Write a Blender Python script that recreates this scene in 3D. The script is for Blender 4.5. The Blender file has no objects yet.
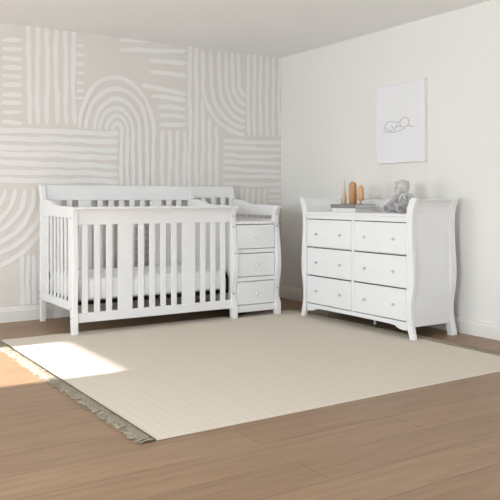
import bpy, bmesh, math, random
from mathutils import Vector, Matrix
R = math.radians
PI = math.pi
scene = bpy.context.scene
COL = scene.collection

# ------------------------------------------------------------------ camera, light, exposure
CAM = Vector((-4.254, -5.961, 1.0))
cd = bpy.data.cameras.new('camera')
cam = bpy.data.objects.new('camera', cd); COL.objects.link(cam)
cam.location = CAM
cam.rotation_euler = (R(90), 0, R(-(90 - 56.93)))
cd.sensor_width = 36.0
cd.lens = 728.0 / 500.0 * 36.0
cd.shift_y = -(250 - 197.5) / 500.0
cd.clip_start = 0.02
scene.camera = cam

vs = scene.view_settings
vs.view_transform = 'Standard'; vs.look = 'None'; vs.gamma = 1.0
vs.exposure = -0.04
try: vs.use_curve_mapping = False
except Exception: pass
scene.cycles.max_bounces = 12
scene.cycles.diffuse_bounces = 8
scene.cycles.sample_clamp_indirect = 6.0

world = bpy.data.worlds.new('daylight'); scene.world = world
world.use_nodes = True
wb = world.node_tree.nodes['Background']
wb.inputs[0].default_value = (0.86, 0.93, 1.0, 1.0)
wb.inputs[1].default_value = 1.5

def light(name, kind, loc, rot, energy, color=(1, 1, 1), **kw):
    l = bpy.data.lights.new(name, kind); l.energy = energy; l.color = color
    for k, v in kw.items(): setattr(l, k, v)
    o = bpy.data.objects.new(name, l); COL.objects.link(o)
    o.location = loc; o.rotation_euler = rot
    return o

LX = -6.3       # left wall
FY = -7.2       # wall behind the camera
CH = 2.4        # ceiling height
# sun through the left window, travelling towards +x and a touch to -y
sd = Vector((1.0, -0.04, -0.54)).normalized()
light('sun', 'SUN', (-8, -1, 5), sd.to_track_quat('-Z', 'Y').to_euler(), 22.0, (1.0, 0.975, 0.94), angle=R(1.3))
# one lamp per opening: left window daylight, plus two added fills in invented windows
light('window_light_left', 'AREA', (LX - 0.16, -1.40, 1.45), (0, R(-90), 0), 55, (0.82, 0.93, 1.0), shape='RECTANGLE', size=1.2, size_y=1.0)
light('added_light_left_far', 'AREA', (LX - 0.16, -4.9, 1.45), (0, R(-90), 0), 150, (0.82, 0.93, 1.0), shape='RECTANGLE', size=1.2, size_y=1.3)  # added fill lamp, set in an invented far-left window
light('added_light_front', 'AREA', (-3.0, FY - 0.16, 1.3), (R(90), 0, 0), 28, (0.82, 0.93, 1.0), shape='RECTANGLE', size=3.4, size_y=1.6)  # added fill lamp, set in an invented window behind the camera

# ------------------------------------------------------------------ materials
def new_mat(name, col, rough=0.5, metal=0.0, spec=0.5):
    m = bpy.data.materials.new(name); m.use_nodes = True
    b = m.node_tree.nodes['Principled BSDF']
    b.inputs['Base Color'].default_value = (*col, 1); b.inputs['Roughness'].default_value = rough
    b.inputs['Metallic'].default_value = metal; b.inputs['Specular IOR Level'].default_value = spec
    return m

def N(m, t, **kw):
    n = m.node_tree.nodes.new(t)
    for k, v in kw.items(): setattr(n, k, v)
    return n

def lk(m, a, b): m.node_tree.links.new(a, b)

def noisy(name, c1, c2, scale=6.0, rough=0.5, metal=0.0, bump=0.0, bscale=120.0, detail=4.0, stretch=(1, 1, 1), spec=0.5):
    m = new_mat(name, c1, rough, metal, spec)
    b = m.node_tree.nodes['Principled BSDF']
    tc = N(m, 'ShaderNodeTexCoord'); mp = N(m, 'ShaderNodeMapping'); mp.inputs['Scale'].default_value = stretch
    lk(m, tc.outputs['Object'], mp.inputs['Vector'])
    nz = N(m, 'ShaderNodeTexNoise'); nz.inputs['Scale'].default_value = scale; nz.inputs['Detail'].default_value = detail
    lk(m, mp.outputs[0], nz.inputs['Vector'])
    rp = N(m, 'ShaderNodeValToRGB')
    rp.color_ramp.elements[0].color = (*c1, 1); rp.color_ramp.elements[1].color = (*c2, 1)
    rp.color_ramp.elements[0].position = 0.3; rp.color_ramp.elements[1].position = 0.7
    lk(m, nz.outputs['Fac'], rp.inputs[0]); lk(m, rp.outputs[0], b.inputs['Base Color'])
    if bump:
        n2 = N(m, 'ShaderNodeTexNoise'); n2.inputs['Scale'].default_value = bscale; n2.inputs['Detail'].default_value = 3
        lk(m, mp.outputs[0], n2.inputs['Vector'])
        bp = N(m, 'ShaderNodeBump'); bp.inputs['Strength'].default_value = bump; bp.inputs['Distance'].default_value = 0.002
        lk(m, n2.outputs['Fac'], bp.inputs['Height']); lk(m, bp.outputs[0], b.inputs['Normal'])
    return m

M = {}
M['white'] = noisy('white_painted_wood', (0.775, 0.775, 0.78), (0.80, 0.80, 0.80), 3, 0.38, bump=0.03, bscale=60)
M['wall'] = noisy('matt_wall_paint', (0.755, 0.735, 0.70), (0.77, 0.75, 0.715), 1.5, 0.9, bump=0.05, bscale=250, spec=0.2)
M['mural'] = noisy('mural_ground_paint', (0.70, 0.66, 0.62), (0.725, 0.685, 0.65), 2.2, 0.9, bump=0.05, bscale=250, spec=0.2)
M['stroke'] = noisy('mural_stroke_paint', (0.785, 0.77, 0.75), (0.805, 0.79, 0.775), 5, 0.9, bump=0.04, bscale=200, spec=0.2)
M['ceiling'] = noisy('ceiling_paint', (0.86, 0.86, 0.855), (0.87, 0.87, 0.865), 2, 0.95, spec=0.1)
M['trim'] = noisy('trim_paint', (0.755, 0.73, 0.69), (0.77, 0.745, 0.705), 4, 0.5)
M['fabric'] = noisy('white_cotton_sheet', (0.83, 0.84, 0.86), (0.87, 0.875, 0.885), 8, 0.9, bump=0.25, bscale=300, spec=0.1)
M['black'] = noisy('black_steel', (0.006, 0.006, 0.006), (0.01, 0.01, 0.01), 20, 0.8, spec=0.1)
M['bolt'] = noisy('bolt_steel', (0.30, 0.30, 0.31), (0.40, 0.40, 0.41), 60, 0.35, metal=0.8)
M['knob'] = noisy('brushed_nickel', (0.62, 0.62, 0.63), (0.70, 0.70, 0.71), 50, 0.4, metal=0.1)
M['dark'] = noisy('gap_shade_board', (0.10, 0.09, 0.08), (0.13, 0.12, 0.11), 10, 0.8)  # dark colour stands in for shade inside the drawer gaps
M['paper'] = noisy('white_print_paper', (0.755, 0.75, 0.765), (0.765, 0.76, 0.775), 3, 0.8)
M['frame'] = noisy('white_picture_frame', (0.78, 0.775, 0.77), (0.80, 0.795, 0.79), 3, 0.5)
M['ink'] = noisy('grey_ink', (0.26, 0.24, 0.235), (0.33, 0.31, 0.30), 30, 0.8)
M['bookgrey'] = noisy('grey_linen_cover', (0.20, 0.195, 0.19), (0.24, 0.235, 0.225), 60, 0.8, bump=0.2)
M['bookwhite'] = noisy('pale_book_cover', (0.72, 0.715, 0.71), (0.76, 0.755, 0.75), 20, 0.7)
M['pages'] = noisy('book_pages', (0.50, 0.48, 0.455), (0.68, 0.66, 0.63), 40, 0.9, stretch=(0.2, 0.2, 30))
M['gold'] = noisy('brass_bead', (0.60, 0.40, 0.14), (0.74, 0.53, 0.24), 40, 0.28, metal=0.75)
M['goldcore'] = noisy('cream_core', (0.74, 0.67, 0.53), (0.80, 0.74, 0.62), 40, 0.6)
M['wooddark'] = noisy('warm_beech', (0.43, 0.215, 0.09), (0.52, 0.28, 0.125), 14, 0.55, stretch=(6, 6, 0.6))
M['woodlight'] = noisy('pale_beech', (0.58, 0.345, 0.18), (0.66, 0.41, 0.225), 14, 0.55, stretch=(6, 6, 0.6))
M['plush'] = noisy('grey_plush', (0.40, 0.385, 0.39), (0.50, 0.48, 0.485), 60, 1.0, bump=0.9, bscale=260, spec=0.05)
M['plushlight'] = noisy('light_grey_knit', (0.50, 0.49, 0.475), (0.58, 0.565, 0.55), 60, 1.0, bump=0.9, bscale=220, spec=0.05)
M['ear'] = noisy('grey_knit', (0.44, 0.43, 0.41), (0.53, 0.515, 0.49), 70, 1.0, bump=0.9, bscale=180, spec=0.05)
M['plushpad'] = noisy('dark_grey_pad', (0.21, 0.20, 0.22), (0.25, 0.24, 0.26), 80, 1.0, bump=0.5, bscale=260, spec=0.05)
M['scarf'] = noisy('white_ribbon', (0.66, 0.65, 0.64), (0.74, 0.73, 0.72), 40, 0.9, bump=0.3)
M['fringe'] = noisy('jute_fringe', (0.20, 0.17, 0.12), (0.40, 0.35, 0.28), 90, 1.0, spec=0.05)

def floor_mat():
    m = new_mat('oak_planks', (0.4, 0.3, 0.2), 0.42)
    b = m.node_tree.nodes['Principled BSDF']
    tc = N(m, 'ShaderNodeTexCoord')
    br = N(m, 'ShaderNodeTexBrick')
    br.offset = 0.37; br.inputs['Scale'].default_value = 1.0
    br.inputs['Brick Width'].default_value = 1.9; br.inputs['Row Height'].default_value = 0.22
    br.inputs['Mortar Size'].default_value = 0.0022; br.inputs['Mortar Smooth'].default_value = 0.3
    br.inputs['Color1'].default_value = (0.30, 0.187, 0.106, 1); br.inputs['Color2'].default_value = (0.258, 0.157, 0.087, 1)
    br.inputs['Mortar'].default_value = (0.13, 0.08, 0.05, 1)
    lk(m, tc.outputs['Object'], br.inputs['Vector'])
    mp = N(m, 'ShaderNodeMapping'); mp.inputs['Scale'].default_value = (0.8, 9, 1)
    lk(m, tc.outputs['Object'], mp.inputs['Vector'])
    nz = N(m, 'ShaderNodeTexNoise'); nz.inputs['Scale'].default_value = 3.5; nz.inputs['Detail'].default_value = 8; nz.inputs['Distortion'].default_value = 0.5
    lk(m, mp.outputs[0], nz.inputs['Vector'])
    rp = N(m, 'ShaderNodeValToRGB'); rp.color_ramp.elements[0].color = (0.82, 0.80, 0.78, 1); rp.color_ramp.elements[1].color = (1.12, 1.12, 1.12, 1)
    rp.color_ramp.elements[0].position = 0.3; rp.color_ramp.elements[1].position = 0.7
    lk(m, nz.outputs['Fac'], rp.inputs[0])
    mx = N(m, 'ShaderNodeMix', data_type='RGBA', blend_type='MULTIPLY'); mx.inputs[0].default_value = 1.0
    lk(m, br.outputs['Color'], mx.inputs[6]); lk(m, rp.outputs[0], mx.inputs[7]); lk(m, mx.outputs[2], b.inputs['Base Color'])
    bp = N(m, 'ShaderNodeBump'); bp.inputs['Strength'].default_value = 0.25; bp.inputs['Distance'].default_value = 0.002; bp.invert = True
    lk(m, br.outputs['Fac'], bp.inputs['Height']); lk(m, bp.outputs[0], b.inputs['Normal'])
    return m
M['floor'] = floor_mat()

def rug_mat():
    m = new_mat('woven_cream_rug', (0.6, 0.56, 0.5), 0.95, spec=0.1)
    b = m.node_tree.nodes['Principled BSDF']
    tc = N(m, 'ShaderNodeTexCoord'); sx = N(m, 'ShaderNodeSeparateXYZ'); lk(m, tc.outputs['Object'], sx.inputs[0])
    nz = N(m, 'ShaderNodeTexNoise'); nz.inputs['Scale'].default_value = 5; nz.inputs['Detail'].default_value = 3
    lk(m, tc.outputs['Object'], nz.inputs['Vector'])
    def line(sock, period, width, warp):
        a = N(m, 'ShaderNodeMath', operation='MULTIPLY_ADD'); a.inputs[1].default_value = warp
        lk(m, nz.outputs['Fac'], a.inputs[0]); lk(m, sock, a.inputs[2])
        d = N(m, 'ShaderNodeMath', operation='DIVIDE'); d.inputs[1].default_value = period; lk(m, a.outputs[0], d.inputs[0])
        f = N(m, 'ShaderNodeMath', operation='FRACT'); lk(m, d.outputs[0], f.inputs[0])
        l = N(m, 'ShaderNodeMath', operation='LESS_THAN'); l.inputs[1].default_value = width; lk(m, f.outputs[0], l.inputs[0])
        return l.outputs[0]
    la = line(sx.outputs[0], 0.050, 0.22, 0.004); lb = line(sx.outputs[1], 0.050, 0.22, 0.004)
    mxm = N(m, 'ShaderNodeMath', operation='MAXIMUM'); lk(m, la, mxm.inputs[0]); lk(m, lb, mxm.inputs[1])
    n3 = N(m, 'ShaderNodeTexNoise'); n3.inputs['Scale'].default_value = 90; n3.inputs['Detail'].default_value = 2
    lk(m, tc.outputs['Object'], n3.inputs['Vector'])
    ml = N(m, 'ShaderNodeMath', operation='MULTIPLY'); lk(m, mxm.outputs[0], ml.inputs[0]); lk(m, n3.outputs['Fac'], ml.inputs[1])
    mx = N(m, 'ShaderNodeMix', data_type='RGBA')
    mx.inputs[6].default_value = (0.665, 0.60, 0.52, 1); mx.inputs[7].default_value = (0.61, 0.545, 0.465, 1)
    lk(m, ml.outputs[0], mx.inputs[0]); lk(m, mx.outputs[2], b.inputs['Base Color'])
    bp = N(m, 'ShaderNodeBump'); bp.inputs['Strength'].default_value = 0.5; bp.inputs['Distance'].default_value = 0.002; bp.invert = True
    lk(m, ml.outputs[0], bp.inputs['Height']); lk(m, bp.outputs[0], b.inputs['Normal'])
    return m
M['rug'] = rug_mat()

# ------------------------------------------------------------------ mesh helpers (all shapes given in world metres)
ORG = {}
def org(o): return ORG.get(o.name, Vector((0, 0, 0))) if o else Vector((0, 0, 0))

class MB:
    def __init__(s): s.bm = bmesh.new(); s.mi = 0
    def _mark(s, faces):
        for f in faces: f.material_index = s.mi
    def box(s, x0, x1, y0, y1, z0, z1):
        v = [s.bm.verts.new((x, y, z)) for x in (x0, x1) for y in (y0, y1) for z in (z0, z1)]
        fs = [(0, 1, 3, 2), (4, 6, 7, 5), (0, 4, 5, 1), (2, 3, 7, 6), (0, 2, 6, 4), (1, 5, 7, 3)]
        s._mark([s.bm.faces.new([v[i] for i in f]) for f in fs]); return s
    def prism(s, pts, axis, a, b):
        # pts: closed outline in the two other axes (x->(y,z), y->(x,z), z->(x,y)), extruded from a to b
        def P(p, t):
            return {'x': (t, p[0], p[1]), 'y': (p[0], t, p[1]), 'z': (p[0], p[1], t)}[axis]
        A = [s.bm.verts.new(P(p, a)) for p in pts]; B = [s.bm.verts.new(P(p, b)) for p in pts]
        n = len(pts)
        fs = [s.bm.faces.new(A), s.bm.faces.new(B[::-1])]
        for i in range(n): fs.append(s.bm.faces.new([A[i], B[i], B[(i + 1) % n], A[(i + 1) % n]]))
        s._mark(fs); return s
    def lathe(s, prof, c, axis='z', seg=20):
        # prof: (radius, offset along axis) list
        rings = []
        for r, t in prof:
            ring = []
            if r < 1e-6:
                p = {'z': (0, 0, t), 'x': (t, 0, 0), 'y': (0, t, 0)}[axis]
                ring = [s.bm.verts.new(Vector(c) + Vector(p))]
            else:
                for k in range(seg):
                    u, w = r * math.cos(2 * PI * k / seg), r * math.sin(2 * PI * k / seg)
                    p = {'z': (u, w, t), 'x': (t, u, w), 'y': (w, t, u)}[axis]
                    ring.append(s.bm.verts.new(Vector(c) + Vector(p)))
            rings.append(ring)
        fs = []
        for A, B in zip(rings, rings[1:]):
            for k in range(seg):
                k2 = (k + 1) % seg
                if len(A) == 1 and len(B) == 1: continue
                if len(A) == 1: fs.append(s.bm.faces.new([A[0], B[k], B[k2]]))
                elif len(B) == 1: fs.append(s.bm.faces.new([A[k], B[0], A[k2]]))
                else: fs.append(s.bm.faces.new([A[k], B[k], B[k2], A[k2]]))
        for ring, rev in ((rings[0], True), (rings[-1], False)):
            if len(ring) > 1: fs.append(s.bm.faces.new(ring[::-1] if rev else ring))
        for f in fs: f.smooth = True
        s._mark(fs); return s
    def tube(s, pts, r, seg=8, flat=1.0):
        pts = [Vector(p) for p in pts]; rings = []
        for i, p in enumerate(pts):
            d = (pts[min(i + 1, len(pts) - 1)] - pts[max(i - 1, 0)]).normalized()
            up = Vector((0, 0, 1)) if abs(d.z) < 0.9 else Vector((1, 0, 0))
            a = d.cross(up).normalized(); b = a.cross(d).normalized()
            rr = r[i] if isinstance(r, (list, tuple)) else r
            rings.append([s.bm.verts.new(p + rr * (math.cos(2 * PI * k / seg) * a + flat * math.sin(2 * PI * k / seg) * b)) for k in range(seg)])
        fs = []
        for A, B in zip(rings, rings[1:]):
            for k in range(seg): fs.append(s.bm.faces.new([A[k], B[k], B[(k + 1) % seg], A[(k + 1) % seg]]))
        fs += [s.bm.faces.new(rings[0][::-1]), s.bm.faces.new(rings[-1])]
        for f in fs: f.smooth = True
        s._mark(fs); return s
    def ball(s, c, rad, rot=None, seg=20, ring=14):
        mt = Matrix.Translation(Vector(c)) @ (rot.to_4x4() if rot else Matrix.Identity(4)) @ Matrix.Diagonal((*rad, 1))
        r = bmesh.ops.create_uvsphere(s.bm, u_segments=seg, v_segments=ring, radius=1.0, matrix=mt)
        fs = set(f for v in r['verts'] for f in v.link_faces)
        for f in fs: f.smooth = True
        s._mark(fs); return s
    def build(s, name, mat, parent=None, bevel=0.0, seg=2, origin=None):
        base = org(parent)
        o_at = Vector(origin) if origin else base
        bmesh.ops.recalc_face_normals(s.bm, faces=s.bm.faces)
        bmesh.ops.translate(s.bm, verts=s.bm.verts, vec=-o_at)
        me = bpy.data.meshes.new(name); s.bm.to_mesh(me); s.bm.free()
        for m_ in (mat if isinstance(mat, (list, tuple)) else [mat]): me.materials.append(M[m_] if isinstance(m_, str) else m_)
        o = bpy.data.objects.new(name, me); COL.objects.link(o)
        if parent: o.parent = parent
        o.location = o_at - base
        ORG[o.name] = o_at
        if bevel:
            b = o.modifiers.new('edge_bevel', 'BEVEL'); b.width = bevel; b.segments = seg; b.limit_method = 'ANGLE'; b.angle_limit = R(35)
            b.harden_normals = False
        return o

def tag(o, label=None, cat=None, group=None, kind=None):
    if label: o['label'] = label
    if cat: o['category'] = cat
    if group: o['group'] = group
    if kind: o['kind'] = kind
    return o

def empty(name, loc):
    o = bpy.data.objects.new(name, None); COL.objects.link(o); o.location = loc; o.empty_display_size = 0.1
    ORG[o.name] = Vector(loc); return o

def interp(prof, n=6):
    # Catmull-Rom through points (a, b)
    P = [Vector(p) for p in prof]; out = []
    for i in range(len(P) - 1):
        p0, p1, p2, p3 = P[max(i - 1, 0)], P[i], P[i + 1], P[min(i + 2, len(P) - 1)]
        for k in range(n):
            t = k / n
            out.append(0.5 * ((2 * p1) + (-p0 + p2) * t + (2 * p0 - 5 * p1 + 4 * p2 - p3) * t * t + (-p0 + 3 * p1 - 3 * p2 + p3) * t ** 3))
    out.append(P[-1]); return [tuple(v) for v in out]

# ------------------------------------------------------------------ the room
m_ = MB(); m_.box(LX - 0.2, 0.2, FY - 0.2, 0.2, -0.1, 0.0); tag(m_.build('floor', 'floor'), kind='structure')
m_ = MB(); m_.box(LX - 0.2, 0.2, FY - 0.2, 0.2, CH, CH + 0.1); tag(m_.build('ceiling', 'ceiling'), kind='structure')
m_ = MB(); m_.box(0, 0.2, FY, 0, 0, CH); tag(m_.build('wall_right', 'wall'), kind='structure')
def wall_hole_x(name, x0, x1, y0, y1, holes, mat):      # holes: (ya, yb, za, zb) sorted by ya
    m = MB(); y = y0
    for a, b, c, d in holes:
        m.box(x0, x1, y, a, 0, CH)
        if c > 0: m.box(x0, x1, a, b, 0, c)
        m.box(x0, x1, a, b, d, CH); y = b
    m.box(x0, x1, y, y1, 0, CH)
    return m.build(name, mat)
W1 = (-1.93, -0.87, 0.80, 2.1)     # the window the sun comes through
W2 = (-5.60, -4.20, 0.80, 2.1)  # invented opening, added for the far-left fill light
tag(wall_hole_x('wall_left', LX - 0.2, LX, FY, 0, [W2, W1], 'wall'), kind='structure')
m_ = MB()
F1 = (-4.8, -1.2, 0.45, 2.15)  # invented opening, added for the front fill light
m_.box(LX, F1[0], FY - 0.2, FY, 0, CH).box(F1[1], 0, FY - 0.2, FY, 0, CH).box(F1[0], F1[1], FY - 0.2, FY, 0, F1[2]).box(F1[0], F1[1], FY - 0.2, FY, F1[3], CH)
tag(m_.build('wall_front', 'wall'), kind='structure')
def win_frame(name, axis, at, a, b, c, d, mullions):
    m = MB(); t = 0.035
    def bx(u0, u1, z0, z1):
        if axis == 'x': m.box(at - 0.03, at + 0.03, u0, u1, z0, z1)
        else: m.box(u0, u1, at - 0.03, at + 0.03, z0, z1)
    bx(a, b, c, c + t); bx(a, b, d - t, d); bx(a, a + t, c + t, d - t); bx(b - t, b, c + t, d - t)
    for k in range(1, mullions):
        u = a + (b - a) * k / mullions; bx(u - t / 2, u + t / 2, c + t, d - t)
    tag(m.build(name, 'white', bevel=0.004), kind='structure')
win_frame('window_1', 'x', LX - 0.1, *W1, 1)
win_frame('added_window_2', 'x', LX - 0.1, *W2, 1)  # frame of the invented far-left opening
win_frame('added_window_3', 'y', FY - 0.1, *F1, 3)  # frame of the invented opening behind the camera

# painted mural wall: the strokes are paint on the wall's own mesh
STROKES = [(0.0165,[[-2.528,2.448],[-2.528,1.909],[-2.516,1.755],[-2.512,1.596]]),(0.0165,[[-2.454,2.457],[-2.454,1.915],[-2.458,1.759],[-2.454,1.599]]),(0.0165,[[-2.373,2.468],[-2.373,1.922],[-2.38,1.765],[-2.376,1.604]]),(0.0165,[[-2.3,2.478],[-2.3,1.928],[-2.291,1.771],[-2.287,1.609]]),(0.0165,[[-2.219,2.489],[-2.219,1.935],[-2.215,1.776],[-2.21,1.613]]),(0.0165,[[-2.151,2.498],[-2.151,1.941],[-2.147,1.781],[-2.143,1.616]]),(0.013,[[-2.124,2.281],[-2.058,2.286]]),(0.013,[[-2.124,2.205],[-2.058,2.21]]),(0.013,[[-2.124,2.129],[-2.058,2.133]]),(0.013,[[-2.124,2.053],[-2.058,2.057]]),(0.013,[[-2.124,1.977],[-2.058,1.98]]),(0.013,[[-2.124,1.901],[-2.058,1.904]]),(0.013,[[-2.124,1.842],[-2.058,1.844]]),(0.016,[[-2.739,2.26],[-2.58,2.274]]),(0.016,[[-2.739,2.188],[-2.58,2.201]]),(0.016,[[-2.739,2.116],[-2.58,2.128]]),(0.016,[[-2.739,2.044],[-2.58,2.055]]),(0.016,[[-2.739,1.972],[-2.58,1.982]]),(0.016,[[-2.739,1.9],[-2.58,1.909]]),(0.016,[[-2.739,1.828],[-2.58,1.836]]),(0.016,[[-2.739,1.756],[-2.58,1.763]]),(0.016,[[-2.739,1.684],[-2.58,1.69]]),(0.016,[[-2.739,1.604],[-2.58,1.609]]),(0.0165,[[-2.908,2.082],[-2.908,1.578]]),(0.0165,[[-2.832,2.09],[-2.832,1.583]]),(0.018,[[-2.983,1.541],[-2.556,1.543],[-2.058,1.555],[-1.746,1.555]]),(0.018,[[-2.983,1.477],[-2.556,1.476],[-2.058,1.486],[-1.746,1.485]]),(0.018,[[-2.983,1.408],[-2.556,1.404],[-2.058,1.413],[-1.746,1.41]]),(0.018,[[-2.983,1.356],[-2.556,1.35],[-2.058,1.351],[-1.746,1.343]]),(0.018,[[-2.983,1.285],[-2.556,1.277],[-2.058,1.274],[-1.746,1.27]]),(0.018,[[-2.983,1.216],[-2.556,1.205],[-2.058,1.21],[-1.746,1.204]]),(0.018,[[-2.983,1.148],[-2.556,1.134],[-2.058,1.145],[-1.746,1.133]]),(0.018,[[-1.443,2.233],[-1.263,2.239],[-1.078,2.234]]),(0.018,[[-1.443,2.126],[-1.263,2.134],[-1.078,2.132]]),(0.018,[[-1.53,2.002],[-1.308,1.984],[-1.078,1.954]]),(0.018,[[-1.428,1.907],[-1.255,1.91],[-1.078,1.901]]),(0.018,[[-1.363,1.814],[-1.225,1.823],[-1.083,1.82]]),(0.018,[[-1.349,1.739],[-1.217,1.747],[-1.083,1.744]]),(0.018,[[-1.344,1.663],[-1.214,1.672],[-1.083,1.67]]),(0.017,[[-1.73,2.466],[-1.078,2.539]]),(0.017,[[-1.73,2.379],[-1.078,2.446]]),(0.017,[[-1.73,2.291],[-1.078,2.354]]),(0.0165,[[-1.324,1.611],[-1.318,1.43],[-1.327,1.249],[-1.324,1.086],[-1.324,0.072]]),(0.0165,[[-1.248,1.615],[-1.242,1.433],[-1.251,1.251],[-1.248,1.087],[-1.248,0.066]]),(0.0165,[[-1.171,1.619],[-1.165,1.436],[-1.174,1.252],[-1.171,1.087],[-1.171,0.06]]),(0.0165,[[-1.096,1.623],[-1.09,1.439],[-1.099,1.254],[-1.096,1.088],[-1.096,0.054]]),(0.0165,[[-1.039,2.553],[-1.039,1.44],[-1.046,1.255],[-1.039,1.07],[-1.039,0.05]]),(0.0165,[[-0.971,2.562],[-0.971,1.443],[-0.977,1.256],[-0.971,1.07],[-0.971,0.044]]),(0.0165,[[-0.901,1.933],[-0.901,1.445],[-0.908,1.258],[-0.901,1.07],[-0.901,0.039]]),(0.0165,[[-0.826,1.754],[-0.826,1.448],[-0.832,1.259],[-0.826,1.071],[-0.826,0.033]]),(0.0165,[[-0.751,1.683],[-0.751,1.451],[-0.757,1.261],[-0.751,1.071],[-0.751,0.028]]),(0.016,[[-0.393,2.634],[-0.393,2.088],[-0.397,1.853],[-0.393,1.597]]),(0.016,[[-0.323,2.643],[-0.323,2.094],[-0.327,1.858],[-0.323,1.6]]),(0.016,[[-0.251,2.652],[-0.251,2.1],[-0.255,1.863],[-0.251,1.604]]),(0.016,[[-0.174,2.662],[-0.174,2.106],[-0.177,1.868],[-0.174,1.607]]),(0.016,[[-0.094,2.672],[-0.094,2.113],[-0.097,1.873],[-0.094,1.611]]),(0.016,[[-0.023,2.681],[-0.023,2.119],[-0.026,1.878],[-0.023,1.614]]),(0.0165,[[-0.68,1.541],[-0.372,1.54],[0.006,1.552]]),(0.0165,[[-0.68,1.482],[-0.372,1.477],[0.006,1.484]]),(0.0165,[[-0.68,1.405],[-0.372,1.403],[0.006,1.411]]),(0.0165,[[-0.68,1.35],[-0.372,1.34],[0.006,1.34]]),(0.0165,[[-0.68,1.285],[-0.372,1.265],[0.006,1.254]]),(0.0165,[[-0.68,1.21],[-0.372,1.204],[0.006,1.208]]),(0.0165,[[-0.68,1.129],[-0.372,1.127],[0.006,1.136]]),(0.016,[[-0.601,1.086],[-0.613,0.976],[-0.618,0.832],[-0.613,0.017]]),(0.016,[[-0.534,1.087],[-0.545,0.976],[-0.551,0.831],[-0.545,0.012]]),(0.016,[[-0.468,1.087],[-0.48,0.976],[-0.486,0.83],[-0.48,0.007]]),(0.016,[[-0.399,1.088],[-0.411,0.976],[-0.417,0.83],[-0.411,0.001]]),(0.016,[[-0.335,1.088],[-0.347,0.976],[-0.353,0.829],[-0.347,-0.004]]),(0.016,[[-0.263,1.089],[-0.275,0.975],[-0.281,0.828],[-0.275,-0.009]]),(0.016,[[-0.195,1.089],[-0.207,0.975],[-0.213,0.827],[-0.207,-0.014]]),(0.014,[[-0.159,1.072],[0.006,1.072]]),(0.014,[[-0.159,1.015],[0.006,1.015]]),(0.014,[[-0.159,0.96],[0.006,0.96]]),(0.014,[[-0.159,0.896],[0.006,0.894]]),(0.014,[[-0.159,0.836],[0.006,0.834]]),(0.014,[[-0.159,0.777],[0.006,0.774]]),(0.014,[[-0.159,0.717],[0.006,0.713]]),(0.014,[[-0.159,0.657],[0.006,0.653]]),(0.0165,[[-2.58,0.533],[-2.58,0.071]]),(0.0165,[[-2.532,0.531],[-2.532,0.067]]),(0.0165,[[-2.483,0.529],[-2.483,0.062]]),(0.0165,[[-2.434,0.527],[-2.434,0.058]]),(0.0165,[[-2.384,0.525],[-2.384,0.054]]),(0.0165,[[-2.334,0.523],[-2.334,0.05]]),(0.0165,[[-2.128,1.085],[-2.124,0.725],[-2.128,0.007]]),(0.0165,[[-2.058,1.085],[-2.053,0.723],[-2.058,0.0]]),(0.0165,[[-1.978,1.086],[-1.973,0.721],[-1.978,-0.007]]),(0.0165,[[-1.892,1.086],[-1.887,0.719],[-1.892,-0.014]]),(0.0165,[[-1.809,1.087],[-1.805,0.717],[-1.809,-0.022]]),(0.0165,[[-1.726,1.088],[-1.721,0.715],[-1.726,-0.029]]),(0.0165,[[-1.74,0.943],[-1.359,0.949]]),(0.0165,[[-1.74,0.882],[-1.359,0.886]]),(0.0165,[[-1.74,0.821],[-1.359,0.823]]),(0.0165,[[-1.74,0.759],[-1.359,0.76]]),(0.0165,[[-1.74,0.698],[-1.359,0.697]]),(0.0165,[[-1.74,0.637],[-1.359,0.633]]),(0.0165,[[-1.74,0.576],[-1.359,0.57]]),(0.0165,[[-1.74,0.515],[-1.359,0.507]]),(0.0165,[[-1.74,0.453],[-1.359,0.444]]),(0.0165,[[-1.74,0.392],[-1.359,0.38]]),(0.0165,[[-1.74,0.331],[-1.359,0.317]]),(0.0165,[[-1.74,0.27],[-1.359,0.254]]),(0.0165,[[-1.74,0.208],[-1.359,0.191]]),(0.0165,[[-1.74,0.147],[-1.359,0.128]]),(0.0165,[[-1.74,0.086],[-1.359,0.064]]),(0.0165,[[-1.74,0.025],[-1.359,0.001]])]
def arc(c, rx, rz, a0, a1, n=26):
    return [(c[0] + rx * math.cos(R(a0 + (a1 - a0) * k / n)), c[1] + rz * math.sin(R(a0 + (a1 - a0) * k / n))) for k in range(n + 1)]
AC = (-1.758, 1.585)
LB = (0.047, 0.104, 0.160, 0.210, 0.282, 0.342)
for rx, rz, lb in zip((0.040, 0.094, 0.149, 0.214, 0.286, 0.346), (0.057, 0.126, 0.190, 0.272, 0.365, 0.462), LB):
    STROKES.append((0.0165, arc(AC, lb, rz, 180, 90, 13)[:-1] + arc(AC, rx, rz, 90, 0, 13) + [(AC[0] + rx, 1.45), (AC[0] + rx, 1.25), (AC[0] + rx, 0.985)]))
BC = (-0.419, 2.09)
for rx, rz in zip((0.085, 0.155, 0.225, 0.305, 0.395, 0.485), (0.105, 0.185, 0.268, 0.340, 0.410, 0.482)):
    STROKES.append((0.0175, [(BC[0] - rx, 2.39), (BC[0] - rx, 2.2)] + arc(BC, rx, rz, 180, 268)))
QC = (-2.92, 1.07)
for r_ in (0.12, 0.2, 0.28, 0.36, 0.44, 0.52, 0.60):
    STROKES.append((0.0175, arc(QC, r_, r_ * 1.05, 0, -90)))
STROKES = [(hw * 1.13, pts) for hw, pts in STROKES]
rnd = random.Random(5)
m_ = MB(); m_.box(LX, 0, 0, 0.2, 0, CH); m_.mi = 1
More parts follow.
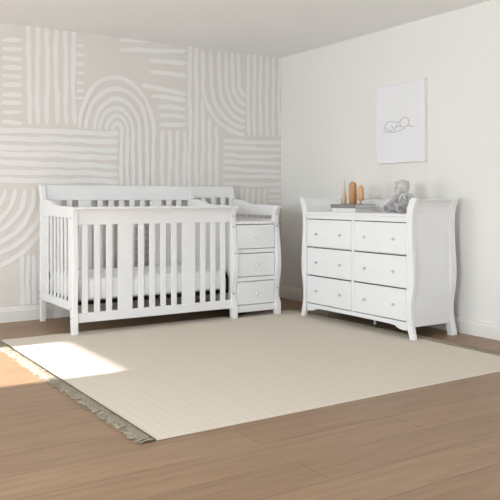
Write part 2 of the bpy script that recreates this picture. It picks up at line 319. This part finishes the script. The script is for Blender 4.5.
def ribbon(m, pts, hw, y):
    P = [Vector(p) for p in pts]; q = []
    for a, b in zip(P, P[1:]):
        n = max(1, int((b - a).length / 0.03))
        for k in range(n): q.append(a.lerp(b, k / n))
    q.append(P[-1]); n = len(q)
    ph = [rnd.uniform(0, 6.28) for _ in range(6)]
    L_, R_ = [], []
    s_ = 0
    for i, p in enumerate(q):
        if i: s_ += (p - q[i - 1]).length
        d = (q[min(i + 1, n - 1)] - q[max(i - 1, 0)]).normalized(); nn = Vector((-d.y, d.x))
        off = 0.0035 * math.sin(s_ * 9 + ph[0]) + 0.002 * math.sin(s_ * 23 + ph[1])
        wl = hw * (1 + 0.13 * math.sin(s_ * 15 + ph[2]) + 0.09 * math.sin(s_ * 41 + ph[3]))
        wr = hw * (1 + 0.13 * math.sin(s_ * 13 + ph[4]) + 0.09 * math.sin(s_ * 37 + ph[5]))
        e = min(i, n - 1 - i)
        t = (0.55, 0.88)[e] if e < 2 else 1.0
        a = p + nn * (off + wl * t); b = p + nn * (off - wr * t)
        L_.append(m.bm.verts.new((min(a.x, -0.001), y, min(max(a.y, 0.13), CH - 0.001)))); R_.append(m.bm.verts.new((min(b.x, -0.001), y, min(max(b.y, 0.13), CH - 0.001))))
    for i in range(n - 1):
        f = m.bm.faces.new([L_[i], L_[i + 1], R_[i + 1], R_[i]]); f.material_index = 1
        f.normal_update()
        if f.normal.y > 0: f.normal_flip()
for k, (hw, pts) in enumerate(STROKES):
    pts = [(max(p[0], LX + 0.02), p[1]) for p in pts]
    ribbon(m_, pts, hw, -0.0012 - 0.00003 * k)
# keep ribbon normals: bypass recalc for planar strips is harmless
tag(m_.build('wall_back', ['mural', 'stroke']), kind='structure')

def baseboard(name, axis, a, b, sgn=-1):
    prof = [(0, 0.0), (0.018, 0.0), (0.018, 0.085), (0.014, 0.092), (0.010, 0.094), (0.010, 0.104), (0.006, 0.114), (0, 0.118)]
    m = MB()
    if axis == 'back': m.prism([(-p - 0.0005, z) for p, z in prof], 'x', a, b)
    elif axis == 'right': m.prism([(-p - 0.0005, z) for p, z in prof], 'y', a, b)
    elif axis == 'left': m.prism([(LX + p + 0.0005, z) for p, z in prof], 'y', a, b)
    tag(m.build(name, 'trim'), kind='structure')
baseboard('baseboard_back', 'back', LX + 0.0005, -0.019)
baseboard('baseboard_right', 'right', FY + 0.0005, -0.0005)
baseboard('baseboard_left', 'left', FY + 0.0005, -0.019)

# ------------------------------------------------------------------ rug
RT = 0.004
FT = RT + 0.0008     # feet on the rug
rug = empty('area_rug', (-1.68, -2.0, 0.0))
tag(rug, 'large cream woven rug with jute fringe lying on the wooden floor', 'rug')
m_ = MB(); m_.box(-2.945, -0.445, -3.245, -0.745, 0.0005, RT); m_.build('rug_field', 'rug', rug, bevel=0.002)
rf = random.Random(11)
def fringe(x_edge, sgn):
    m = MB(); y = -3.24
    while y < -0.75:
        L0 = rf.uniform(0.065, 0.095)
        for q in range(3):
            a = rf.uniform(-0.02, 0.02); pts = []
            for t in (0, 0.33, 0.66, 1.0):
                pts.append((x_edge + sgn * L0 * t * rf.uniform(0.9, 1.05), y + a * t + rf.uniform(-0.004, 0.004), 0.0045 + 0.006 * math.sin(PI * t) * rf.uniform(0.2, 1)))
            m.tube(pts, [0.003, 0.0033, 0.003, 0.0018], seg=4)
        y += 0.013
    o = m.build('fringe', 'fringe', rug); o['kind'] = 'stuff'; o['label'] = 'tan jute fringe'
fringe(-2.943, -1); fringe(-0.447, 1)

# ------------------------------------------------------------------ crib with changing table
crib = empty('crib', (-1.56, -0.5, 0.0))
tag(crib, 'white slatted baby crib with an attached three-drawer changing table against the patterned wall', 'crib')
FRONT = [(-0.893, FT), (-0.893, 0.06), (-0.888, 0.11), (-0.862, 0.165), (-0.862, 0.21), (-0.872, 0.27), (-0.892, 0.36), (-0.899, 0.44), (-0.894, 0.54), (-0.878, 0.66), (-0.862, 0.76), (-0.857, 0.82), (-0.866, 0.87), (-0.890, 0.905)]
def post_front(x0, x1, amp=1.0):
    base = -0.88
    f = interp([(base + (y - base) * amp, z) for y, z in FRONT], 3)
    f = [(y, z) for y, z in f] + [(-0.905, 0.915), (-0.904, 0.926), (-0.895, 0.930)]
    back = [(-0.855, 0.932), (-0.822, 0.90), (-0.815, 0.85), (-0.82, 0.70), (-0.838, 0.45), (-0.828, 0.25), (-0.822, 0.13), (-0.84, FT)]
    m = MB(); m.prism(f + back, 'x', x0, x1)
    return m.build('front_post', 'white', crib, bevel=0.004)
def post_back(x0, x1):
    f = interp([(-0.135, 0.0005), (-0.135, 0.5), (-0.137, 0.9), (-0.142, 1.0), (-0.130, 1.06), (-0.116, 1.095)], 3)
    b = interp([(-0.066, 1.098), (-0.080, 1.06), (-0.098, 1.0), (-0.098, 0.5), (-0.098, 0.0005)], 3)
    m = MB(); m.prism(f + [(-0.10, 1.105), (-0.07, 1.106)] + b, 'x', x0, x1)
    return m.build('back_post', 'white', crib, bevel=0.004)
PX = [(-2.468, -2.425), (-1.117, -1.072), (-0.682, -0.637)]
fps = [post_front(*PX[0], amp=0.3), post_front(*PX[1]), post_front(*PX[2])]
bps = [post_back(*p) for p in PX]
def bolt(parent, x, y, z, axis='y'):
    m = MB()
    pr = [(0.0, -0.003), (0.006, -0.003), (0.0068, -0.001), (0.0068, 0.002), (0, 0.002)]
    m.lathe(pr, (x, y, z), axis, 12); return m.build('bolt', 'bolt', parent)
# bolts on the outer face of the left end, and on the right end's front
for z in (0.235, 0.185): bolt(bps[0], PX[0][0], -0.110, z, 'x')
for y, z in ((-0.845, 0.855), (-0.850, 0.195), (-0.852, 0.12)): bolt(fps[0], PX[0][0], y, z, 'x')
for z, y in ((0.845, -0.859), (0.755, -0.8625), (0.54, -0.894), (0.21, -0.8625)): bolt(fps[1], PX[1][0] + 0.022, y, z)
for z, y in ((0.86, -0.865), (0.755, -0.8625), (0.23, -0.866)): bolt(fps[2], PX[2][0] + 0.024, y, z)

def end_panel(x0, x1, kind):
    top = interp([(-0.137, 0.984), (-0.22, 0.983), (-0.31, 0.979), (-0.37, 0.966), (-0.43, 0.947), (-0.50, 0.940), (-0.65, 0.936), (-0.80, 0.932), (-0.853, 0.9315)], 4)
    zb = 0.852 if kind == 'slatted' else 0.846
    m = MB(); m.prism(top + [(-0.82, 0.90), (-0.818, zb), (-0.137, zb)], 'x', x0 + 0.003, x1 - 0.003)
    m.build('end_rail', 'white', crib, bevel=0.004)
    if kind == 'slatted':
        m = MB(); m.box(x0 + 0.006, x1 - 0.006, -0.822, -0.137, 0.176, 0.236); m.build('end_rail', 'white', crib, bevel=0.004)
        xc = x0 + 0.013; 
        for k in range(6):
            gy_ = -0.737 + 0.0836 * k
            lo = gy_ + 0.046; hi = gy_ + 0.0836 - 0.009 if k < 5 else -0.1375
            s = MB(); s.box(xc, xc + 0.012, lo, hi, 0.2365, zb - 0.0005); s.build('slat' if k < 5 else 'wide_slat', 'white', crib, bevel=0.002)
        s = MB(); s.box(xc, xc + 0.012, -0.8215, -0.746, 0.2365, zb - 0.0005); s.build('slat', 'white', crib, bevel=0.002)
    else:
        m = MB(); m.prism([(-0.137, 0.10), (-0.137, 0.819), (-0.816, 0.815), (-0.818, 0.70), (-0.836, 0.45), (-0.826, 0.25), (-0.820, 0.10)], 'x', x0 + 0.006, x1 - 0.006)
        m.box(x0 + 0.006, x1 - 0.006, -0.818, -0.80, 0.815, zb).box(x0 + 0.006, x1 - 0.006, -0.16, -0.137, 0.815, zb)
        m.build('side_panel', 'white', crib, bevel=0.003)
end_panel(*PX[0], 'slatted'); end_panel(*PX[1], 'solid'); end_panel(*PX[2], 'solid')

# front panel of the crib: crown rail, bottom rail, ten slats and two wide slats
m_ = MB()
prof = interp([(-0.850, 0.800), (-0.852, 0.84), (-0.858, 0.87), (-0.872, 0.895), (-0.892, 0.912)], 4) + [(-0.903, 0.917), (-0.903, 0.928), (-0.897, 0.932), (-0.845, 0.932), (-0.83, 0.90), (-0.825, 0.80)]
m_.prism(prof, 'x', PX[0][1] + 0.0005, PX[1][0] - 0.0005); m_.build('top_rail', 'white', crib, bevel=0.003); m_ = MB()
m_.box(PX[0][1] + 0.0005, PX[1][0] - 0.0005, -0.856, -0.830, 0.088, 0.158)
m_.build('bottom_rail', 'white', crib, bevel=0.003)
x = -2.434
for n in ('g', 's', 'g', 's', 'g', 's', 'g', 'w', 'g', 's', 'g', 's', 'g', 's', 'g', 's', 'g', 'w', 'g', 's', 'g', 's', 'g', 's', 'g'):
    wd = {'g': 0.0478, 's': 0.046, 'w': 0.117}[n]
    if n != 'g':
        s = MB(); s.box(x, x + wd, -0.850, -0.836, 0.157, 0.801); s.build('wide_slat' if n == 'w' else 'slat', 'white', crib, bevel=0.002)
    x += wd

# back panels
def back_panel(x0, x1, slats, zlow, solid=False):
    zt = 0.999 if solid else 0.977
    m = MB()
    pr = interp([(-0.118, zt), (-0.120, 1.03), (-0.116, 1.06), (-0.108, 1.085)], 4) + [(-0.104, 1.100), (-0.09, 1.104), (-0.072, 1.102), (-0.082, 1.05), (-0.09, zt)]
    m.prism(pr, 'x', x0, x1); m.build('top_rail', 'white', crib, bevel=0.003)
    m = MB()
    if solid: m.box(x0, x1, -0.118, -0.098, zlow, 0.83)
    else: m.box(x0, x1, -0.120, -0.096, zlow, 0.235)
    m.build('back_panel' if solid else 'bottom_rail', 'white', crib, bevel=0.003)
    for a, b in slats:
        s = MB(); s.box(a, b, -0.113, -0.100, 0.8305 if solid else 0.2355, zt - 0.0005); s.build('wide_slat' if b - a > 0.08 else 'slat', 'white', crib, bevel=0.002)
back_panel(PX[0][1] + 0.0005, PX[1][0] - 0.0005, [(-2.345, -2.298), (-2.247, -2.2), (-2.148, -2.032), (-1.979, -1.937), (-1.881, -1.836), (-1.786, -1.741), (-1.689, -1.642), (-1.591, -1.547), (-1.492, -1.383), (-1.333, -1.284), (-1.233, -1.187)], 0.16)
back_panel(PX[1][1] + 0.0005, PX[2][0] - 0.0005, [(-0.976, -0.934), (-0.873, -0.827), (-0.773, -0.723)], 0.10, True)

# changing table: frame of rails, three drawers, top
CX0, CX1 = PX[1][1] + 0.0005, PX[2][0] - 0.0005
for z0, z1 in ((0.777, 0.800), (0.536, 0.570), (0.302, 0.337), (0.046, 0.103)):
    m_ = MB(); m_.box(CX0, CX1, -0.862, -0.835, z0, z1); m_.build('drawer_rail', 'white', crib, bevel=0.002)
m_ = MB(); m_.box(CX0, CX1, -0.834, -0.14, 0.045, 0.056); m_.build('inside_board', 'dark', crib)
m_ = MB(); m_.box(CX0, CX1, -0.834, -0.145, 0.785, 0.800); m_.build('changing_top', 'white', crib, bevel=0.002)
for z0, z1 in ((0.575, 0.771), (0.342, 0.531), (0.108, 0.297)):
    m_ = MB(); m_.box(CX0 + 0.005, CX1 - 0.005, -0.866, -0.848, z0, z1)
    m_.box(CX0 + 0.02, CX1 - 0.02, -0.847, -0.32, z0 + 0.01, z1 - 0.02)
    d = m_.build('drawer', 'white', crib, bevel=0.003)
    m_ = MB(); c = ((CX0 + CX1) / 2, -0.866, (z0 + z1) / 2)
    m_.lathe([(0.0, -0.026), (0.008, -0.0255), (0.0145, -0.022), (0.0165, -0.017), (0.014, -0.012), (0.008, -0.008), (0.007, -0.003), (0.010, 0.0)], c, 'y', 18)
    m_.build('knob', 'white', d)

# mattress support: black steel frame with hangers at its ends
m_ = MB(); S0, S1 = -2.412, -1.132
m_.box(S0, S1, -0.825, -0.805, 0.212, 0.238).box(S0, S1, -0.165, -0.145, 0.212, 0.238).box(S0, S0 + 0.02, -0.804, -0.166, 0.212, 0.238).box(S1 - 0.02, S1, -0.804, -0.166, 0.212, 0.238)
for k in range(1, 7):
    u = S0 + (S1 - S0) * k / 7; m_.box(u - 0.012, u + 0.012, -0.804, -0.166, 0.228, 0.238)
ms = m_.build('mattress_support', 'black', crib, bevel=0.001)
for xx, sg in ((S1 + 0.004, 1), (S0 - 0.0035, -1)):
    for yy, dy in ((-0.815, 1), (-0.155, -1)):
        m_ = MB(); m_.prism([(yy - 0.012, 0.215), (yy + 0.012, 0.215), (yy + 0.012, 0.33), (yy + dy * 0.075 + 0.012, 0.395), (yy + dy * 0.075 + 0.012, 0.42), (yy + dy * 0.06, 0.42), (yy - 0.012, 0.345)] if dy > 0 else
                            [(yy - 0.012, 0.215), (yy + 0.012, 0.215), (yy + 0.012, 0.345), (yy - 0.06, 0.42), (yy - 0.087, 0.42), (yy - 0.087, 0.395), (yy - 0.012, 0.33)], 'x', xx - 0.003, xx + 0.003)
        m_.build('hanger_bracket', 'black', ms)

m_ = MB(); m_.box(-2.402, -1.142, -0.822, -0.150, 0.239, 0.405)
mt = m_.build('mattress', 'fabric', bevel=0.03, seg=5, origin=(-1.775, -0.486, 0.239))
tag(mt, 'white fitted-sheet mattress lying inside the slatted crib', 'mattress')
for p in mt.data.polygons: p.use_smooth = True

# ------------------------------------------------------------------ dresser against the right wall
dr = empty('dresser', (-0.31, -1.68, 0.0))
tag(dr, 'white six-drawer double dresser with curved posts standing by the plain right wall', 'dresser')
YC = -1.692
OUT = [(0.652, FT), (0.646, 0.03), (0.637, 0.07), (0.623, 0.13), (0.618, 0.19), (0.622, 0.26), (0.636, 0.34), (0.645, 0.42), (0.643, 0.52), (0.634, 0.64), (0.629, 0.76), (0.630, 0.86), (0.640, 0.92), (0.658, 0.965)]
INN = [(0.616, 0.991), (0.600, 0.970), (0.586, 0.935), (0.577, 0.90), (0.576, 0.60), (0.576, 0.16), (0.577, 0.115), (0.586, 0.07), (0.601, 0.03), (0.607, FT)]
def dpost(sg, x0, x1, name, z0=FT, in_off=0.0):
    o = interp(OUT, 4) + [(0.668, 0.980), (0.666, 0.990), (0.655, 0.997), (0.638, 0.9985), (0.626, 0.997)]
    i = interp([(a + in_off, b) for a, b in INN], 4)
    pts = [(YC + sg * a, z0 if b < 0.006 else b) for a, b in o + i]
    m = MB(); m.prism(pts, 'x', x0, x1); return m.build(name, 'white', dr, bevel=0.004)
for sg in (1, -1):
    dpost(sg, -0.535, -0.506, 'front_post'); dpost(sg, -0.150, -0.098, 'back_post', 0.0005)
# side panels with a flared crown rail on top
for sg in (1, -1):
    m = MB(); m.prism([(YC + sg * a, b) for a, b in [(0.618, 0.088), (0.618, 0.905), (0.598, 0.905), (0.598, 0.088)]], 'x', -0.5055, -0.1505)
    cr = interp([(0.624, 0.900), (0.628, 0.93), (0.640, 0.958), (0.655, 0.975)], 4) + [(0.664, 0.981), (0.664, 0.988), (0.655, 0.991), (0.64, 0.991), (0.615, 0.965), (0.600, 0.93), (0.598, 0.900)]
    m.prism([(YC + sg * a, b) for a, b in cr], 'x', -0.5055, -0.1505)
    m.build('side_panel', 'white', dr, bevel=0.002)
def dy(a): return YC + a
# top board
m_ = MB(); m_.box(-0.535, -0.1195, dy(-0.5755), dy(0.5755), 0.862, 0.883); m_.box(-0.5055, -0.1505, dy(-0.597), dy(0.597), 0.864, 0.8825); m_.build('top_board', 'white', dr, bevel=0.002)
# gallery board behind the top
m_ = MB(); m_.box(-0.119, -0.100, dy(-0.5745), dy(0.5745), 0.20, 0.985); m_.build('back_panel', 'white', dr, bevel=0.003)
# face frame: rails, stile and shaped apron
for z0, z1 in ((0.825, 0.861), (0.5875, 0.5925), (0.353, 0.358)):
    m_ = MB(); m_.box(-0.530 if z0 > 0.8 else -0.505, -0.4965 if z0 > 0.8 else -0.497, dy(-0.575), dy(0.575), z0, z1); m_.build('drawer_rail', 'white', dr, bevel=0.001)
m_ = MB(); m_.box(-0.531, -0.5055, dy(-0.0135), dy(0.0135), 0.121, 0.8245); m_.build('centre_stile', 'white', dr, bevel=0.0015)
m_ = MB()
ap = [(0.575, 0.062), (0.545, 0.060), (0.515, 0.062), (0.48, 0.070), (0.455, 0.083), (0.42, 0.0865), (0.37, 0.088), (0.0, 0.090)]
low = [(dy(a), b) for a, b in ap] + [(dy(-a), b) for a, b in ap[::-1][1:]]
m_.prism(low + [(dy(-0.575), 0.120), (dy(0.575), 0.120)], 'x', -0.531, -0.500)
m_.build('apron', 'white', dr, bevel=0.0015)
m_ = MB(); m_.box(-0.43, -0.12, dy(-0.59), dy(0.59), 0.092, 0.105); m_.box(-0.44, -0.43, dy(-0.59), dy(0.59), 0.106, 0.86); m_.build('inside_board', 'dark', dr)  # dark boards put shade behind the drawer gaps
m_ = MB(); m_.box(-0.302, -0.286, YC - 0.002, YC + 0.014, RT * 0 + 0.0005, 0.0915); m_.build('centre_leg', 'white', dr, bevel=0.003)
KN = [0.443, 0.143, -0.142, -0.446]
for z0, z1 in ((0.5965, 0.8185), (0.3615, 0.5835), (0.1265, 0.3490)):
    for col in (0, 1):
        a0, a1 = ((0.0165, 0.572), (-0.572, -0.0165))[col]
        m_ = MB(); m_.box(-0.533, -0.515, dy(a0), dy(a1), z0, z1); m_.box(-0.514, -0.445, dy(a0 + 0.02), dy(a1 - 0.02), z0 + 0.01, z1 - 0.02)
        d = m_.build('drawer', 'white', dr, bevel=0.003)
        for kk in KN[col * 2:col * 2 + 2]:
            m_ = MB(); m_.lathe([(0.0, -0.023), (0.006, -0.0225), (0.010, -0.020), (0.0118, -0.016), (0.010, -0.012), (0.006, -0.009), (0.0055, -0.003), (0.0075, 0.0)], (-0.533, dy(kk), (z0 + z1) / 2 - 0.006), 'x', 16)
            k_ = m_.build('knob', 'knob', d); k_['label'] = 'small grey metal knob'

# ------------------------------------------------------------------ things on the dresser
TZ = 0.8835
bk = empty('book', (-0.36, -1.50, TZ)); tag(bk, 'white book with pale pages, underneath the grey book on the dresser', 'book', 'books on the dresser')
m_ = MB(); m_.box(-0.475, -0.270, -1.66, -1.378, TZ, TZ + 0.0025).box(-0.475, -0.270, -1.66, -1.378, TZ + 0.0295, TZ + 0.032).box(-0.475, -0.472, -1.66, -1.378, TZ + 0.0025, TZ + 0.0295); m_.build('cover', 'bookwhite', bk)
m_ = MB(); m_.box(-0.4715, -0.274, -1.656, -1.382, TZ + 0.0028, TZ + 0.0292); m_.build('pages', 'pages', bk)
B2 = TZ + 0.0325
bk = empty('book', (-0.36, -1.50, B2)); tag(bk, 'dark grey book on top of the white book, carrying three small tree ornaments', 'book', 'books on the dresser')
m_ = MB(); m_.box(-0.485, -0.268, -1.665, -1.372, B2, B2 + 0.003).box(-0.485, -0.268, -1.665, -1.372, B2 + 0.0265, B2 + 0.0295).box(-0.485, -0.481, -1.665, -1.372, B2 + 0.003, B2 + 0.0265); m_.build('cover', 'bookgrey', bk, bevel=0.0008)
m_ = MB(); m_.box(-0.4805, -0.272, -1.660, -1.377, B2 + 0.0033, B2 + 0.0262); m_.build('pages', 'pages', bk)
OZ = B2 + 0.030
# brass tree
gx, gy = -0.40, -1.440
t_ = empty('tree_ornament', (gx, gy, OZ)); tag(t_, 'slim pointed brass-coloured beaded tree ornament, leftmost on the grey book', 'ornament', 'tree ornaments on the grey book')
m_ = MB(); m_.lathe([(0.018, 0), (0.0175, 0.003), (0.010, 0.09), (0.003, 0.19), (0, 0.200)], (gx, gy, OZ), 'z', 14); m_.build('core', 'goldcore', t_)
m_ = MB(); n = 17
for k in range(n):
    t = k / (n - 1); z = OZ + 0.006 + 0.175 * t; r = 0.0215 * (1 - t) + 0.003; nb = max(4, int(11 * (1 - t)) + 3)
    for j in range(nb):
        a = 2 * PI * (j + 0.5 * (k % 2)) / nb; rr = 0.0048 * (1 - 0.45 * t)
        m_.ball((gx + r * math.cos(a), gy + r * math.sin(a), z), (rr, rr, rr * 0.8), seg=7, ring=5)
m_.lathe([(0.0022, 0.185), (0.0015, 0.205), (0, 0.215)], (gx, gy, OZ), 'z', 8)
m_.build('beads', 'gold', t_)
# wooden trees
wx, wy = -0.385, -1.527
m_ = MB(); h_ = 0.181; r0 = 0.031
m_.lathe([(r0 - 0.002, 0), (r0, 0.002), (r0, h_ - r0)] + [(r0 * math.cos(R(a)), h_ - r0 + r0 * math.sin(R(a))) for a in range(10, 90, 10)] + [(0, h_)], (wx, wy, OZ), 'z', 28)
o = m_.build('tree_ornament', 'wooddark', origin=(wx, wy, OZ)); tag(o, 'tall round-topped brown wooden peg ornament, middle of three on the grey book', 'ornament', 'tree ornaments on the grey book')
wx, wy = -0.37, -1.603
t_ = empty('tree_ornament', (wx, wy, OZ)); tag(t_, 'shorter pale wooden tree ornament on a thin stem, rightmost on the grey book', 'ornament', 'tree ornaments on the grey book')
m_ = MB(); m_.lathe([(0.0095, 0), (0.0095, 0.030)], (wx, wy, OZ), 'z', 16); m_.build('stem', 'woodlight', t_)
m_ = MB(); r1 = 0.029; m_.lathe([(0.020, 0.030), (r1, 0.034), (r1 * 0.98, 0.09), (r1 * 0.86, 0.118)] + [(r1 * 0.86 * math.cos(R(a)), 0.122 + 0.030 * math.sin(R(a))) for a in range(10, 90, 10)] + [(0, 0.152)], (wx, wy, OZ), 'z', 26); m_.build('crown', 'woodlight', t_)

# plush toy, sitting; modelled facing -Y about the origin, turned towards the room
def toy():
    root = empty('plush_toy', (-0.365, -2.055, TZ)); root.rotation_euler = (0, 0, R(-46)); root.scale = (1, 1, 1.05)
    tag(root, 'grey plush animal with lighter head and dark foot pads sitting at right end of dresser', 'soft toy')
    def bone(m, a, b, r0, r1, n=8):
        a, b = Vector(a), Vector(b)
        for k in range(n):
            p = a.lerp(b, k / (n - 1)); r = r0 + (r1 - r0) * k / (n - 1); m.ball(p, (r, r, r), seg=14, ring=10)
    def skin(o, v=0.0035):
        rm = o.modifiers.new('one_skin', 'REMESH'); rm.mode = 'VOXEL'; rm.voxel_size = v; rm.use_smooth_shade = True
        sm = o.modifiers.new('smooth', 'SMOOTH'); sm.factor = 0.6; sm.iterations = 4
        return o
    def part(name, mat, fn):
        m = MB(); fn(m); p = m.build(name, mat, None); p.parent = root; return p
    def body(m):
        m.ball((0.002, 0.015, 0.066), (0.050, 0.044, 0.062)); m.ball((0, 0.008, 0.112), (0.038, 0.032, 0.034))
        bone(m, (-0.030, 0.0, 0.128), (-0.070, -0.026, 0.080), 0.018, 0.019); bone(m, (-0.070, -0.026, 0.080), (-0.098, -0.045, 0.058), 0.019, 0.020)
        bone(m, (0.030, 0.0, 0.128), (0.064, -0.004, 0.118), 0.018, 0.020); bone(m, (0.064, -0.004, 0.118), (0.090, -0.012, 0.075), 0.020, 0.021)
        bone(m, (-0.025, 0.0, 0.032), (-0.098, -0.050, 0.030), 0.029, 0.024)
        bone(m, (0.018, -0.01, 0.032), (-0.010, -0.085, 0.030), 0.029, 0.024)
        m.ball((-0.108, -0.058, 0.034), (0.029, 0.020, 0.0335), Matrix.Rotation(R(-22), 3, 'Z')); m.ball((-0.013, -0.100, 0.034), (0.030, 0.020, 0.0335))
    skin(part('body', 'plush', body))
    def head(m):
        m.ball((0.0, -0.002, 0.183), (0.049, 0.044, 0.055), Matrix.Rotation(R(8), 3, 'X') @ Matrix.Rotation(R(6), 3, 'Y'))
        m.ball((-0.018, -0.026, 0.160), (0.030, 0.028, 0.026))
        bone(m, (-0.022, -0.046, 0.158), (-0.032, -0.058, 0.134), 0.014, 0.010)
    skin(part('head', 'plushlight', head))
    def ear(cx, cy, cz, w, h, turn):
        def f(m):
            m.ball((cx, cy, cz), (w, 0.011, h), Matrix.Rotation(R(turn), 3, 'Z') @ Matrix.Rotation(R(8), 3, 'Y'))
        e = part('ear', 'ear', f); return e
    ear(0.034, -0.026, 0.184, 0.024, 0.047, 40); ear(-0.046, 0.004, 0.186, 0.015, 0.040, -72)
    for c, t in (((-0.1155, -0.077, 0.035), -22), ((-0.013, -0.119, 0.035), 0)):
        part('foot_pad', 'plushpad', lambda m: m.ball(c, (0.0185, 0.0035, 0.0205), Matrix.Rotation(R(t), 3, 'Z')))
    for c in ((-0.040, -0.0405, 0.178), (-0.003, -0.0475, 0.180)):
        part('eye', 'black', lambda m: m.ball(c, (0.0032, 0.0028, 0.0035), seg=10, ring=8))
    def sc(m):
        m.tube([(0.040 * math.cos(a), 0.004 - 0.036 * math.sin(a), 0.134 + 0.003 * math.sin(3 * a)) for a in [2 * PI * k / 24 for k in range(25)]], 0.008, 8)
        m.tube([(-0.004, -0.034, 0.132), (-0.016, -0.048, 0.112), (-0.024, -0.055, 0.084)], [0.007, 0.011, 0.009], 8, 0.5)
        m.tube([(0.004, -0.034, 0.132), (0.016, -0.045, 0.114), (0.026, -0.048, 0.098)], [0.007, 0.010, 0.008], 8, 0.5)
    part('neck_ribbon', 'scarf', sc)
toy()

# ------------------------------------------------------------------ picture on the right wall
pc = empty('framed_print', (-0.001, -1.687, 1.604))
tag(pc, 'white framed line drawing of a sleeping baby hanging on the right wall above the dresser', 'picture')
y0, y1, z0, z1 = -1.962, -1.412, 1.282, 1.93
m_ = MB(); t = 0.012
m_.box(-0.034, -0.002, y0, y1, z0, z0 + t).box(-0.034, -0.002, y0, y1, z1 - t, z1).box(-0.034, -0.002, y0, y0 + t, z0 + t, z1 - t).box(-0.034, -0.002, y1 - t, y1, z0 + t, z1 - t)
m_.build('frame', 'frame', pc, bevel=0.0015)
m_ = MB(); m_.box(-0.026, -0.003, y0 + t, y1 - t, z0 + t, z1 - t); pr_ = m_.build('print', 'paper', pc)
DR = [[(-1.494, 1.572), (-1.499, 1.599), (-1.527, 1.621), (-1.574, 1.621), (-1.625, 1.613), (-1.67, 1.612)],
      [(-1.672, 1.573), (-1.667, 1.607), (-1.688, 1.633), (-1.724, 1.643), (-1.755, 1.629), (-1.765, 1.605), (-1.755, 1.581), (-1.737, 1.572)],
      [(-1.625, 1.575), (-1.672, 1.573), (-1.719, 1.565)],
      [(-1.755, 1.581), (-1.71, 1.555), (-1.656, 1.54), (-1.592, 1.532), (-1.536, 1.556), (-1.494, 1.572)],
      [(-1.755, 1.581), (-1.786, 1.568), (-1.825, 1.562)],
      [(-1.48, 1.555), (-1.518, 1.541), (-1.574, 1.536), (-1.602, 1.531)],
      [(-1.569, 1.589), (-1.592, 1.565), (-1.603, 1.546), (-1.615, 1.569), (-1.639, 1.597)]]
m_ = MB()
for c in DR:
    m_.tube([(-0.0263, a - 0.024, b) for a, b in interp(c, 6)], 0.0022, 6)
m_.build('line_drawing', 'ink', pr_)
